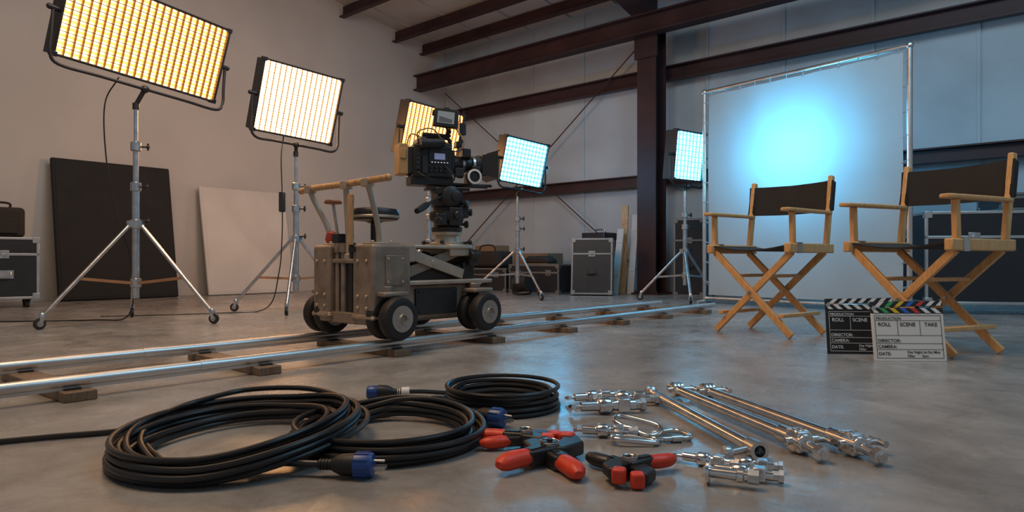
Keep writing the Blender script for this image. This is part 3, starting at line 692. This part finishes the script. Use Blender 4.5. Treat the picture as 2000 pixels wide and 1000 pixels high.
b = MB(); b.prism([(-.2, .0), (-.19, .05), (-.12, .09), (-.03, .075), (.03, .075), (.12, .09), (.19, .05), (.2, .0)], .2, Matrix(((1,0,0,0),(0,0,1,0),(0,1,0,0),(0,0,0,1))))
b.obj('bag_body', CLOTHB, g, bevel=.02, seg=3)
b = MB(); b.box((0, 0, .085), (.1, .03, .01)); b.obj('bag_handle', CLOTHB, g)
p = loc_room(3.30, -.45)
e = thing('tool_box', 'dark upright tool box by the metal wall', 'tool box', (p[0], p[1], 0), BA)
b = MB(); b.box((0, 0, .38), (.34, .3, .76)); b.obj('tool_box_body', CASEP, e, bevel=.01)
b = MB(); b.tube(cr([(-.08, 0, .76), (-.07, 0, .80), (.07, 0, .80), (.08, 0, .76)], 5), .01); b.obj('tool_box_handle', STEEL, e)
for z in (.2, .4, .6):
    b = MB(); b.box((0, -.155, z), (.3, .01, .17)); b.obj('drawer', DKMET, e, bevel=.003)
g = thing('spotlight', 'small dark spotlight fixture resting on the floor', 'spotlight', (.12, 7.85, 0), R(20))
b = MB(); b.lathe([(.07, -.12), (.09, -.1), (.09, .08), (.105, .1), (.105, .12), (.09, .12)], (0, 0, .13), (.6, -1, .2), 24); b.obj('lamp_housing', BLACK, g)
b = MB(); b.tube(cr([(-.12, 0, .13), (-.12, 0, .04), (-.06, 0, .012), (.06, 0, .012), (.12, 0, .04), (.12, 0, .13)], 5), .01); b.obj('yoke', DKMET, g)

def lean_panel(name, label, s0, s1, H, base, top, mats, th=.05):
    e = thing(name, label, 'panel'); e.location = (*loc_room(base, -(s0+s1)/2), 0); e.rotation_euler = (0, 0, BA)
    lean = math.atan2(base-top, H); L_ = abs(s1-s0)
    b = MB(); b.box((0, 0, 0), (th, L_, H)); o = b.obj('panel_frame', mats[0], e, bevel=.015, seg=3)
    q = Matrix.Rotation(-lean, 4, 'Y'); o.matrix_basis = q @ Matrix.Translation((th/2, 0, H/2))
    b = MB(); vs = []; fs = []
    n_ = 24
    for i in range(n_+1):
        for j in range(n_+1):
            yy = -L_/2+.03+(L_-.06)*i/n_; zz = -H/2+.03+(H-.06)*j/n_; ed = min(i, n_-i, j, n_-j)
            vs.append((th/2+.004+.006*math.sin(i*.8+j*.5)*min(1, ed/3), yy, zz))
    for i in range(n_):
        for j in range(n_): a = i*(n_+1)+j; fs.append((a, a+1, a+n_+2, a+n_+1))
    b.add(vs, fs); o2 = b.obj('panel_cloth', mats[1], e); o2.matrix_basis = o.matrix_basis.copy()
lean_panel('flag_panel', 'large black cloth flag panel leaning against the wall', 5.58, 4.44, 1.46, .34, .08, (DULL, DULL))
lean_panel('diffusion_frame', 'off-white cloth diffusion frame leaning against the wall', 4.10, 3.00, 1.30, .34, .08, (CREAM, CREAM), .04)

p0 = Vector((*loc_room(cx-.32, -.62), 0))
for i, (dx, h, mm) in enumerate(((0.02, 1.10, OAKD), (.12, .98, CREAM), (-.08, .80, CREAM))):
    e = thing('wooden_board', 'narrow pale board leaning beside the steel column', 'board', p0+Vector((dx, -.03*i, 0)), BA, 'leaning boards')
    b = MB(); b.box((0, 0, h/2), (.09, .02, h)); b.box((0, -.012, h*.3), (.09, .006, .03)); b.box((0, -.012, h*.8), (.09, .006, .03)); o = b.obj('board_plank', mm, e, bevel=.003); o.rotation_euler = (R(-8), R(2*(i-1)), 0)

# ------------------------------------------------------------------ cables
def coil_path(cx_, cy_, R0, loops, slots, ph=0.0, lift=None, jit=.008, sq=1.0, N=56, dirn=1, ls=.0125):
    prm = []
    for i in range(loops):
        off, lay = slots[i % len(slots)]
        prm.append((R0-off, .0075+lay*ls, random.uniform(-jit, jit), random.uniform(-jit, jit), random.uniform(-.006, .006), random.uniform(0, 6.28)))
    pts = []
    for i in range(loops):
        a = prm[i]; b_ = prm[min(i+1, loops-1)]
        for k in range(N):
            t = k/N; u_ = max(0, (t-.8)/.2); u_ = u_*u_*(3-2*u_)
            th = ph+dirn*2*math.pi*t
            r_, z, dx, dy, e2, p2 = [a[q]*(1-u_)+b_[q]*u_ for q in range(6)]
            r_ = r_+e2*math.sin(2*th+p2)
            x = cx_+dx+r_*math.cos(th); y = cy_+dy+r_*math.sin(th)*sq
            if lift: z += lift(x, y)
            pts.append(Vector((x, y, z)))
    return pts
def plug(e, p, d, kind=0):
    p = Vector(p); d = Vector(d).normalized(); sd = Vector((-d.y, d.x, 0)).normalized(); up = d.cross(sd)*-1
    b = MB(); b.lathe([(.007, 0), (.009, .003), (.0095, .025), (.014, .032), (.0195, .045), (.021, .07)], p, d, 20)
    for i in range(4): b.lathe([(.0105, 0), (.0105, .003)], p+d*(.004+i*.006), d, 16)
    b.obj('plug_body', RUB, e)
    if kind == 2:
        b = MB(); b.lathe([(.016, 0), (.019, .004), (.019, .03), (.0165, .034)], p+d*.068, d, 20); b.obj('plug_collar', BLUE, e)
        b = MB(); b.lathe([(.014, 0), (.014, .022), (.010, .024), (.010, .035)], p-d*.02, d, 16); b.obj('plug_sleeve', WHITE, e); return
    b = MB(); b.lathe([(.019, 0), (.0225, .003), (.0225, .032), (.020, .036), (.006, .037)], p+d*.068, d, 24)
    for i in range(10):
        a = i*math.pi/5; q = p+d*.084+(sd*math.cos(a)+up*math.sin(a))*.0225; b.bar(q-d*.013, q+d*.013, .003, .003)
    b.obj('plug_collar', BLUE, e)
    for o_ in (-.0065, .0065):
        b = MB(); b.bar(p+d*.102+sd*o_+up*.004, p+d*.128+sd*o_+up*.004, .0018, .0065); b.obj('plug_prong', STEEL, e)
    b = MB(); b.cyl(p+d*.102-up*.008, p+d*.126-up*.008, .0026, n=10); b.obj('plug_prong', STEEL, e)
SL1 = [(0, 0), (.017, 0), (.035, 0), (.055, 0), (.078, 0), (.006, 1), (.026, 1), (.046, 1), (.066, 1), (.012, 2), (.034, 2), (.055, 2), (.025, 3)]
C1 = (-.582, 1.435)
def lift1(x, y):
    t = max(0, min(1, (x+.58)/.28)); t = t*t*(3-2*t); q = max(0, min(1, (y-1.27)/.45)); return .034*t+.012*q
e = thing('extension_cable', 'large loose coil of thick black power cable with blue plug', 'cable coil', (C1[0], C1[1], 0), 0, 'coiled power cables')
p1 = coil_path(0, 0, .250, 13, SL1, ph=R(150), lift=lambda x, y: lift1(x+C1[0], y+C1[1]), jit=.016, sq=1.12, dirn=-1, ls=.013)
head = cr([(-.80, -.08, .0075), (-.6, -.02, .0075), (-.45, .05, .0075), (-.33, .10, .0075), p1[0]+Vector((-.03, -.01, 0))], 8)
plugp = Vector((.222, -.200, .0235))
tail = cr([p1[-1], p1[-1]+Vector((.04, .045, .012)), Vector((-.10, .27, .07)), Vector((.06, .25, .078)), Vector((.175, .16, .07)), Vector((.215, .04, .055)), Vector((.19, -.08, .045)), Vector((.09, -.17, .02)), Vector((.15, -.19, .0235)), plugp], 8)[1:]
b = MB(); b.tube(head+p1+tail, .0066, 9); b.obj('cable', CABLE, e); plug(e, plugp, (1, -.06, 0))
e = thing('extension_cable', 'medium coil of black power cable tucked under the large coil', 'cable coil', (-.275, 1.490, 0), 0, 'coiled power cables')
SL2 = [(0, 0), (.017, 0), (.034, 0), (.052, 0), (.008, 1), (.026, 1), (.044, 1), (.014, 2), (.034, 2), (.022, 3)]
def lift2(x, y): return .012*max(0, min(1, (y-1.48)/.2))*max(0, min(1, (x+.39)/.1))
p2 = coil_path(0, 0, .218, 10, SL2, ph=R(60), jit=.010, sq=.98, dirn=-1, lift=lambda x, y: lift2(x-.275, y+1.490))
pp = Vector((.165, .155, .0235)); dd = Vector((.86, -.5, 0)).normalized()
tail = cr([p2[-1], p2[-1]+Vector((.03, -.005, .002)), pp-dd*.03+Vector((0, .004, .012)), pp], 8)[1:]
b = MB(); b.tube(p2+tail, .0064, 9); b.obj('cable', CABLE, e); plug(e, pp, dd)
e = thing('extension_cable', 'small tight coil of black power cable with a blue connector', 'cable coil', (-.032, 1.840, 0), 0, 'coiled power cables')
SL3 = [(0, 0), (.016, 0), (.033, 0), (.050, 0), (.007, 1), (.024, 1), (.041, 1), (.014, 2), (.030, 2), (.02, 3), (.01, 4)]
p3 = coil_path(0, 0, .165, 11, SL3, ph=R(120), jit=.009, sq=1.0, dirn=-1)
pc_ = Vector((-.285, .09, .021))
head = cr([pc_, Vector((-.23, .11, .018)), Vector((-.16, .14, .008)), p3[0]+Vector((-.02, -.0, 0)), p3[0]], 8)[:-1]
b = MB(); b.tube(head+p3, .0060, 9); b.obj('cable', CABLE, e); plug(e, pc_, (-1, -.06, 0), 2)

# ------------------------------------------------------------------ spring clamps
def spring_clamp(label, loc, rz, spread, sc=1.0, gripmats=(None, None)):
    e = thing('spring_clamp', label, 'spring clamp', (loc[0], loc[1], 0), rz, 'spring clamps')
    for s_ in (-1, 1):
        z0 = .019+ (s_*.003)
        a = R(spread)*s_; hx, hy = math.sin(a), math.cos(a); px, py = hy, -hx
        L1 = .060*sc; L2 = .122*sc
        def P(t, o): return (hx*t+px*o, hy*t+py*o)
        b = MB()
        w0 = .025*sc; w1 = .0145*sc
        poly = [P(-.008, -w0), P(L1*.5, -w1*1.2), P(L1, -w1), P(L1, w1), P(L1*.5, w1*1.2), P(-.008, w0)]
        b.prism(poly, .026*sc, Matrix.Translation((0, 0, z0)))
        jx = -s_*.034*sc
        poly = [(-w0*1.1, .016*sc), (w0*1.1, .016*sc), (jx+.023*sc, -.035*sc), (jx*.75+.014*sc, -.070*sc), (jx*.75-.014*sc, -.073*sc), (jx-.023*sc, -.035*sc)]
        b.prism(poly, .025*sc, Matrix.Translation((0, 0, z0)))
        b.obj('clamp_arm', BLACK, e, bevel=.005, seg=3)
        b = MB(); poly = [P(L1*.3, -w1*.5), P(L1*.9, -w1*.5), P(L1*.9, w1*.5), P(L1*.3, w1*.5)]
        b.prism(poly, .003, Matrix.Translation((0, 0, z0+.0135*sc))); b.obj('arm_rib', DKMET, e)
        g_ = MB(); pts = []; rr = []
        for i in range(9):
            t = i/8; q = P(L1*.75+(L2-L1*.75)*t, .006*math.sin(t*3.1)*s_); pts.append((q[0], q[1], z0)); rr.append((.0155, .0170, .0178, .0180, .0180, .0178, .0170, .0140, .007)[i]*sc)
        g_.tube(pts, rr, 14, flat=.85); g_.obj('handle_grip', gripmats[0 if s_ < 0 else 1] or RED, e)
        t_ = MB(); t_.box((jx*.55, -.076*sc, z0), (.028*sc, .028*sc, .032*sc), (0, 0, R(-s_*10))); t_.obj('jaw_pad', RED, e, bevel=.006*sc, seg=3)
    b = MB(); b.cyl((0, 0, .002), (0, 0, .038*sc), .013*sc, n=20); b.cyl((0, 0, .038*sc), (0, 0, .042*sc), .006*sc, n=6)
    b.obj('pivot_pin', DKMET, e)
    b = MB(); n_ = 60
    b.tube([(.0165*sc*math.cos(i*.55), .0165*sc*math.sin(i*.55), .026+.016*i/n_*sc) for i in range(n_)], .0015, 6)
    b.obj('torsion_spring', STEEL, e)
    return e
spring_clamp('black spring clamp with red grips lying on the concrete', (.075, 1.325), R(166), 33, 1.12)
spring_clamp('closed black spring clamp with red grips behind another clamp', (.030, 1.435), R(94), 12, .84)
spring_clamp('black spring clamp with red grip and red jaw pads, jaws open', (.218, 1.235), R(-12), 52, .86, (BLACK, None))

# ------------------------------------------------------------------ grip hardware
def knuckle(mb, c, s=1.0, a=0.0, m=0):
    c = Vector(c); d = Vector((math.cos(a), math.sin(a), 0))
    for t in (-.016, -.004, .008): mb.lathe([(.018*s, 0), (.024*s, .002*s), (.024*s, .008*s), (.018*s, .010*s)], c+d*t*s, d, 24, m)
    mb.cyl(c-d*.03*s, c+d*.045*s, .008*s, n=12, m=m)
def tee(mb, c, a, s=1.0, m=0, v=0.0):
    c = Vector(c); d = Vector((math.cos(a), math.sin(a), 0)); sd = Vector((-d.y, d.x, v)).normalized()
    mb.cyl(c, c+d*.03*s, .007*s, n=12, m=m); mb.tube([c+d*.034*s-sd*.026*s, c+d*.034*s-sd*.012*s, c+d*.034*s, c+d*.034*s+sd*.012*s, c+d*.034*s+sd*.026*s], [.0085*s, .007*s, .0095*s, .007*s, .0085*s], 12, m=m)

def ext_rod(label, p1, p2, hs=1.0):
    p1 = Vector(p1); p2 = Vector(p2); d = (p2-p1); L = d.length; a = math.atan2(d.y, d.x)
    e = thing('extension_rod', label, 'metal rod', p1, a, 'steel rods')
    b = MB(); b.cyl((0, 0, .026), (L, 0, .026), .0130, n=20); b.obj('rod', CHROME, e)
    b = MB(); b.lathe([(.013, 0), (.0175, .004), (.0175, .03), (.013, .034)], (-.01, 0, .026), (1, 0, 0), 20); b.obj('end_collar', STEEL, e)
    b = MB(); knuckle(b, (L+.03, 0, .026), 1.05*hs, R(90)); b.cyl((L-.03, 0, .026), (L+.06, 0, .026), .019); b.box((L+.03, 0, .026), (.044, .030, .044)); b.obj('clamp_head', CHROME, e, bevel=.004, seg=3)
    b = MB(); tee(b, (L+.03, .036, .024), R(90), .85); b.obj('tee_handle', STEEL, e)
    b = MB(); b.cyl((L+.05, 0, .026), (L+.115, 0, .018), .0100, n=14); b.lathe([(.017, 0), (.017, .014), (.012, .016)], (L+.095, 0, .019), (1, 0, -.1), 6); b.obj('mounting_pin', CHROME, e)
    b = MB(); knuckle(b, (.02, 0, .026), .9, R(90)); tee(b, (.02, .03, .026), R(90), .85); b.obj('clamp_head', CHROME, e)
    return e
q1 = Vector((.400, 1.93, 0)); q2 = Vector((.490, 1.36, 0)); L = (q2-q1).length
e = thing('steel_rod', 'straight chrome rod with a hollow socket end', 'metal rod', q1, math.atan2(q2.y-q1.y, q2.x-q1.x), 'steel rods')
b = MB(); b.cyl((0, 0, .02), (L, 0, .02), .0135, n=20); b.obj('rod', CHROME, e)
b = MB(); b.lathe([(.0135, 0), (.0190, .003), (.0198, .035), (.0198, .042), (.012, .042), (.011, .02)], (L-.01, 0, .02), (1, 0, 0), 24, cap=False); b.obj('socket', STEEL, e)
b = MB(); b.cyl((L+.01, -.015, .02), (L+.01, -.05, .014), .007); b.lathe([(.012, 0), (.014, .004), (.014, .014), (.01, .018)], (L+.01, -.05, .014), (0, -1, 0), 14); b.obj('locking_pin', STEEL, e)
b = MB(); b.lathe([(.0135, -.01), (.019, 0), (.019, .02), (.0135, .025)], (0, 0, .02), (1, 0, 0), 18); b.obj('end_collar', STEEL, e)
ext_rod('chrome extension rod with clamp head and tee handle', (.475, 1.96, 0), (.592, 1.42, 0), 1.0)
ext_rod('long chrome extension rod with heavy clamp head', (.560, 1.94, 0), (.692, 1.40, 0), .95)

def pipe_clamp(label, loc, rz, s=1.0):
    e = thing('pipe_clamp', label, 'clamp', (loc[0], loc[1], 0), rz, 'small chrome clamps')
    b = MB()
    b.lathe([(r_*s, h_*s) for r_, h_ in [(.010, -.075), (.0125, -.072), (.0125, -.03), (.018, -.027), (.020, -.022), (.020, .0), (.018, .004), (.0135, .008), (.0135, .07)]], (0, 0, .0205*s), (1, 0, 0), 22)
    b.box((.035*s, 0, .022*s), (.032*s, .032*s, .034*s))
    b.obj('clamp_body', CHROME, e, bevel=.004*s, seg=3)
    b = MB(); tee(b, (-.070*s, 0, .020*s), math.pi, s*.72, v=.2); b.obj('tee_handle', CHROME, e)
    b = MB(); b.lathe([(.009*s, 0), (.013*s, .002*s), (.013*s, .012*s), (.017*s, .014*s), (.017*s, .026*s)], (.066*s, 0, .02*s), (1, 0, 0), 6); b.obj('hex_stud', STEEL, e)
    return e
pipe_clamp('chrome pipe clamp with tee handle', (.255, 1.745), R(8), 1.05)
pipe_clamp('chrome pipe clamp with hexagonal stud', (.320, 1.85), R(-6), .95)
pipe_clamp('short chrome clamp with tee handle', (.235, 1.885), R(15), .85)
pipe_clamp('small chrome tee clamp beside the snap links', (.215, 1.51), R(-8), .75)
def snap_link(label, loc, rz, s, flat_, tiltv=(0, 0)):
    e = thing('carabiner', label, 'carabiner', (loc[0], loc[1], loc[2]), rz, 'steel snap links')
    e.rotation_euler = (tiltv[0], tiltv[1], rz)
    pts = []
    shp = [(-.055, -.012), (-.06, .008), (-.045, .022), (0, .032), (.04, .036), (.058, .022), (.06, -.01), (.045, -.026), (.0, -.026), (-.04, -.02)]
    P_ = [Vector((a*s, b_*s*flat_, 0)) for a, b_ in shp]; n_ = len(P_)
    for i in range(n_):
        a, b_, c_, d = P_[i-1], P_[i], P_[(i+1) % n_], P_[(i+2) % n_]
        for j in range(6):
            t = j/6; pts.append(.5*((2*b_)+(c_-a)*t+(2*a-5*b_+4*c_-d)*t*t+(3*b_-a-3*c_+d)*t**3))
    b = MB(); b.tube(pts, .0072*s, 10, closed=True); b.obj('link_frame', CHROME, e)
    b = MB(); b.cyl((-.03*s, -.0245*s*flat_, .0), (.03*s, -.0275*s*flat_, 0), .0078*s, n=14); b.cyl((-.008*s, -.026*s*flat_, 0), (.022*s, -.027*s*flat_, 0), .0105*s, n=16); b.obj('screw_gate', STEEL, e)
    return e
snap_link('chrome snap link lying flat on the concrete', (.350, 1.495, .008), R(15), .80, 1.35)
snap_link('chrome snap link leaning on another link', (.285, 1.530, .022), R(-38), .90, 1.0, (R(12), R(10)))
snap_link('narrow chrome snap link', (.268, 1.455, .010), R(170), .80, .8, (R(5), R(-4)))
pipe_clamp('small polished chrome clamp with round disc', (.425, 1.215), R(-25), .72)
pipe_clamp('small polished chrome clamp', (.455, 1.270), R(-18), .62)
pipe_clamp('small polished chrome clamp with stud', (.380, 1.295), R(-32), .66)
e = thing('hose_coupling', 'polished chrome threaded coupling with round flange', 'metal coupling', (.378, 1.185, 0), R(-24))
b = MB(); b.lathe([(.021, 0), (.021, .005), (.009, .007), (.009, .05), (.012, .052), (.012, .062), (.009, .064), (.009, .085)], (-.03, 0, .0215), (1, 0, 0), 24); b.obj('coupling_body', CHROME, e)
b = MB(); b.lathe([(.013, 0), (.013, .018)], (.04, 0, .0215), (1, 0, 0), 6); b.obj('coupling_nut', STEEL, e)

# ------------------------------------------------------------------ added unseen fill lamps, world
def area(name, loc, tgt, size, power, col, sy=None):
    l = bpy.data.lights.new(name, 'AREA'); l.energy = power; l.color = col; l.size = size
    if sy: l.shape = 'RECTANGLE'; l.size_y = sy
    o = bpy.data.objects.new(name, l); COL.objects.link(o); o.location = loc
    o.rotation_euler = (Vector(tgt)-Vector(loc)).to_track_quat('-Z', 'Y').to_euler(); return o
def point(name, loc, power, col, rad=.15):
    l = bpy.data.lights.new(name, 'POINT'); l.energy = power; l.color = col; l.shadow_soft_size = rad
    o = bpy.data.objects.new(name, l); COL.objects.link(o); o.location = loc; return o
area('overhead_fill_cool', (2.6, 2.2, 4.2), (2.2, 3.2, 0), 2.5, 85, (.38, .74, 1))  # unseen fill added above, cools the right side
area('overhead_fill_warm', (-1.4, 1.8, 4.2), (-1.0, 2.4, 0), 2.0, 105, (1, .68, .42))  # unseen fill added to warm the left foreground floor
area('wall_fill_warm', (-1.0, 4.2, 3.4), (-4.0, 7.0, .9), 1.6, 40, (1, .88, .78))  # added lamp standing in for warm bounce on the left wall
area('wall_fill_cool', (2.4, 3.6, 3.9), (3.6, 7.4, 1.2), 1.8, 42, (.40, .76, 1))  # added fill that cools the back wall, no fixture there
point('warm_halo_fill', (-2.00, 6.00, 1.65), 40, (1, .42, .12), .15)  # unseen lamp added for the orange halo behind the second panel
point('warm_halo_fill_far', (-1.15, 7.3, 1.7), 22, (1, .45, .16), .15)  # another added halo lamp, farther back along the wall
point('cool_halo_fill', (.55, 7.6, 1.5), 16, (.06, .55, 1), .12)  # unseen lamp added for a blue halo near the cyan panel
point('cool_halo_fill_screen', (3.0, 5.75, 1.6), 10, (.06, .55, 1), .15)  # added behind the backdrop for blue glow around it
sp = bpy.data.lights.new('screen_glow_fill', 'SPOT'); sp.energy = 62; sp.color = (.10, .60, 1); sp.spot_size = R(168); sp.spot_blend = 1; sp.shadow_soft_size = .06  # unseen lamp added to make the blue glow on the fabric
so = bpy.data.objects.new('screen_glow_fill', sp); COL.objects.link(so); so.location = (1.98, 5.35, 1.38)
so.rotation_euler = (Vector((2.40, 5.70, 1.34))-Vector(so.location)).to_track_quat('-Z', 'Y').to_euler()
wd = bpy.data.worlds.new('world'); S.world = wd; wd.use_nodes = True
bgn = wd.node_tree.nodes['Background']; bgn.inputs[0].default_value = (.46, .51, .57, 1); bgn.inputs[1].default_value = .38
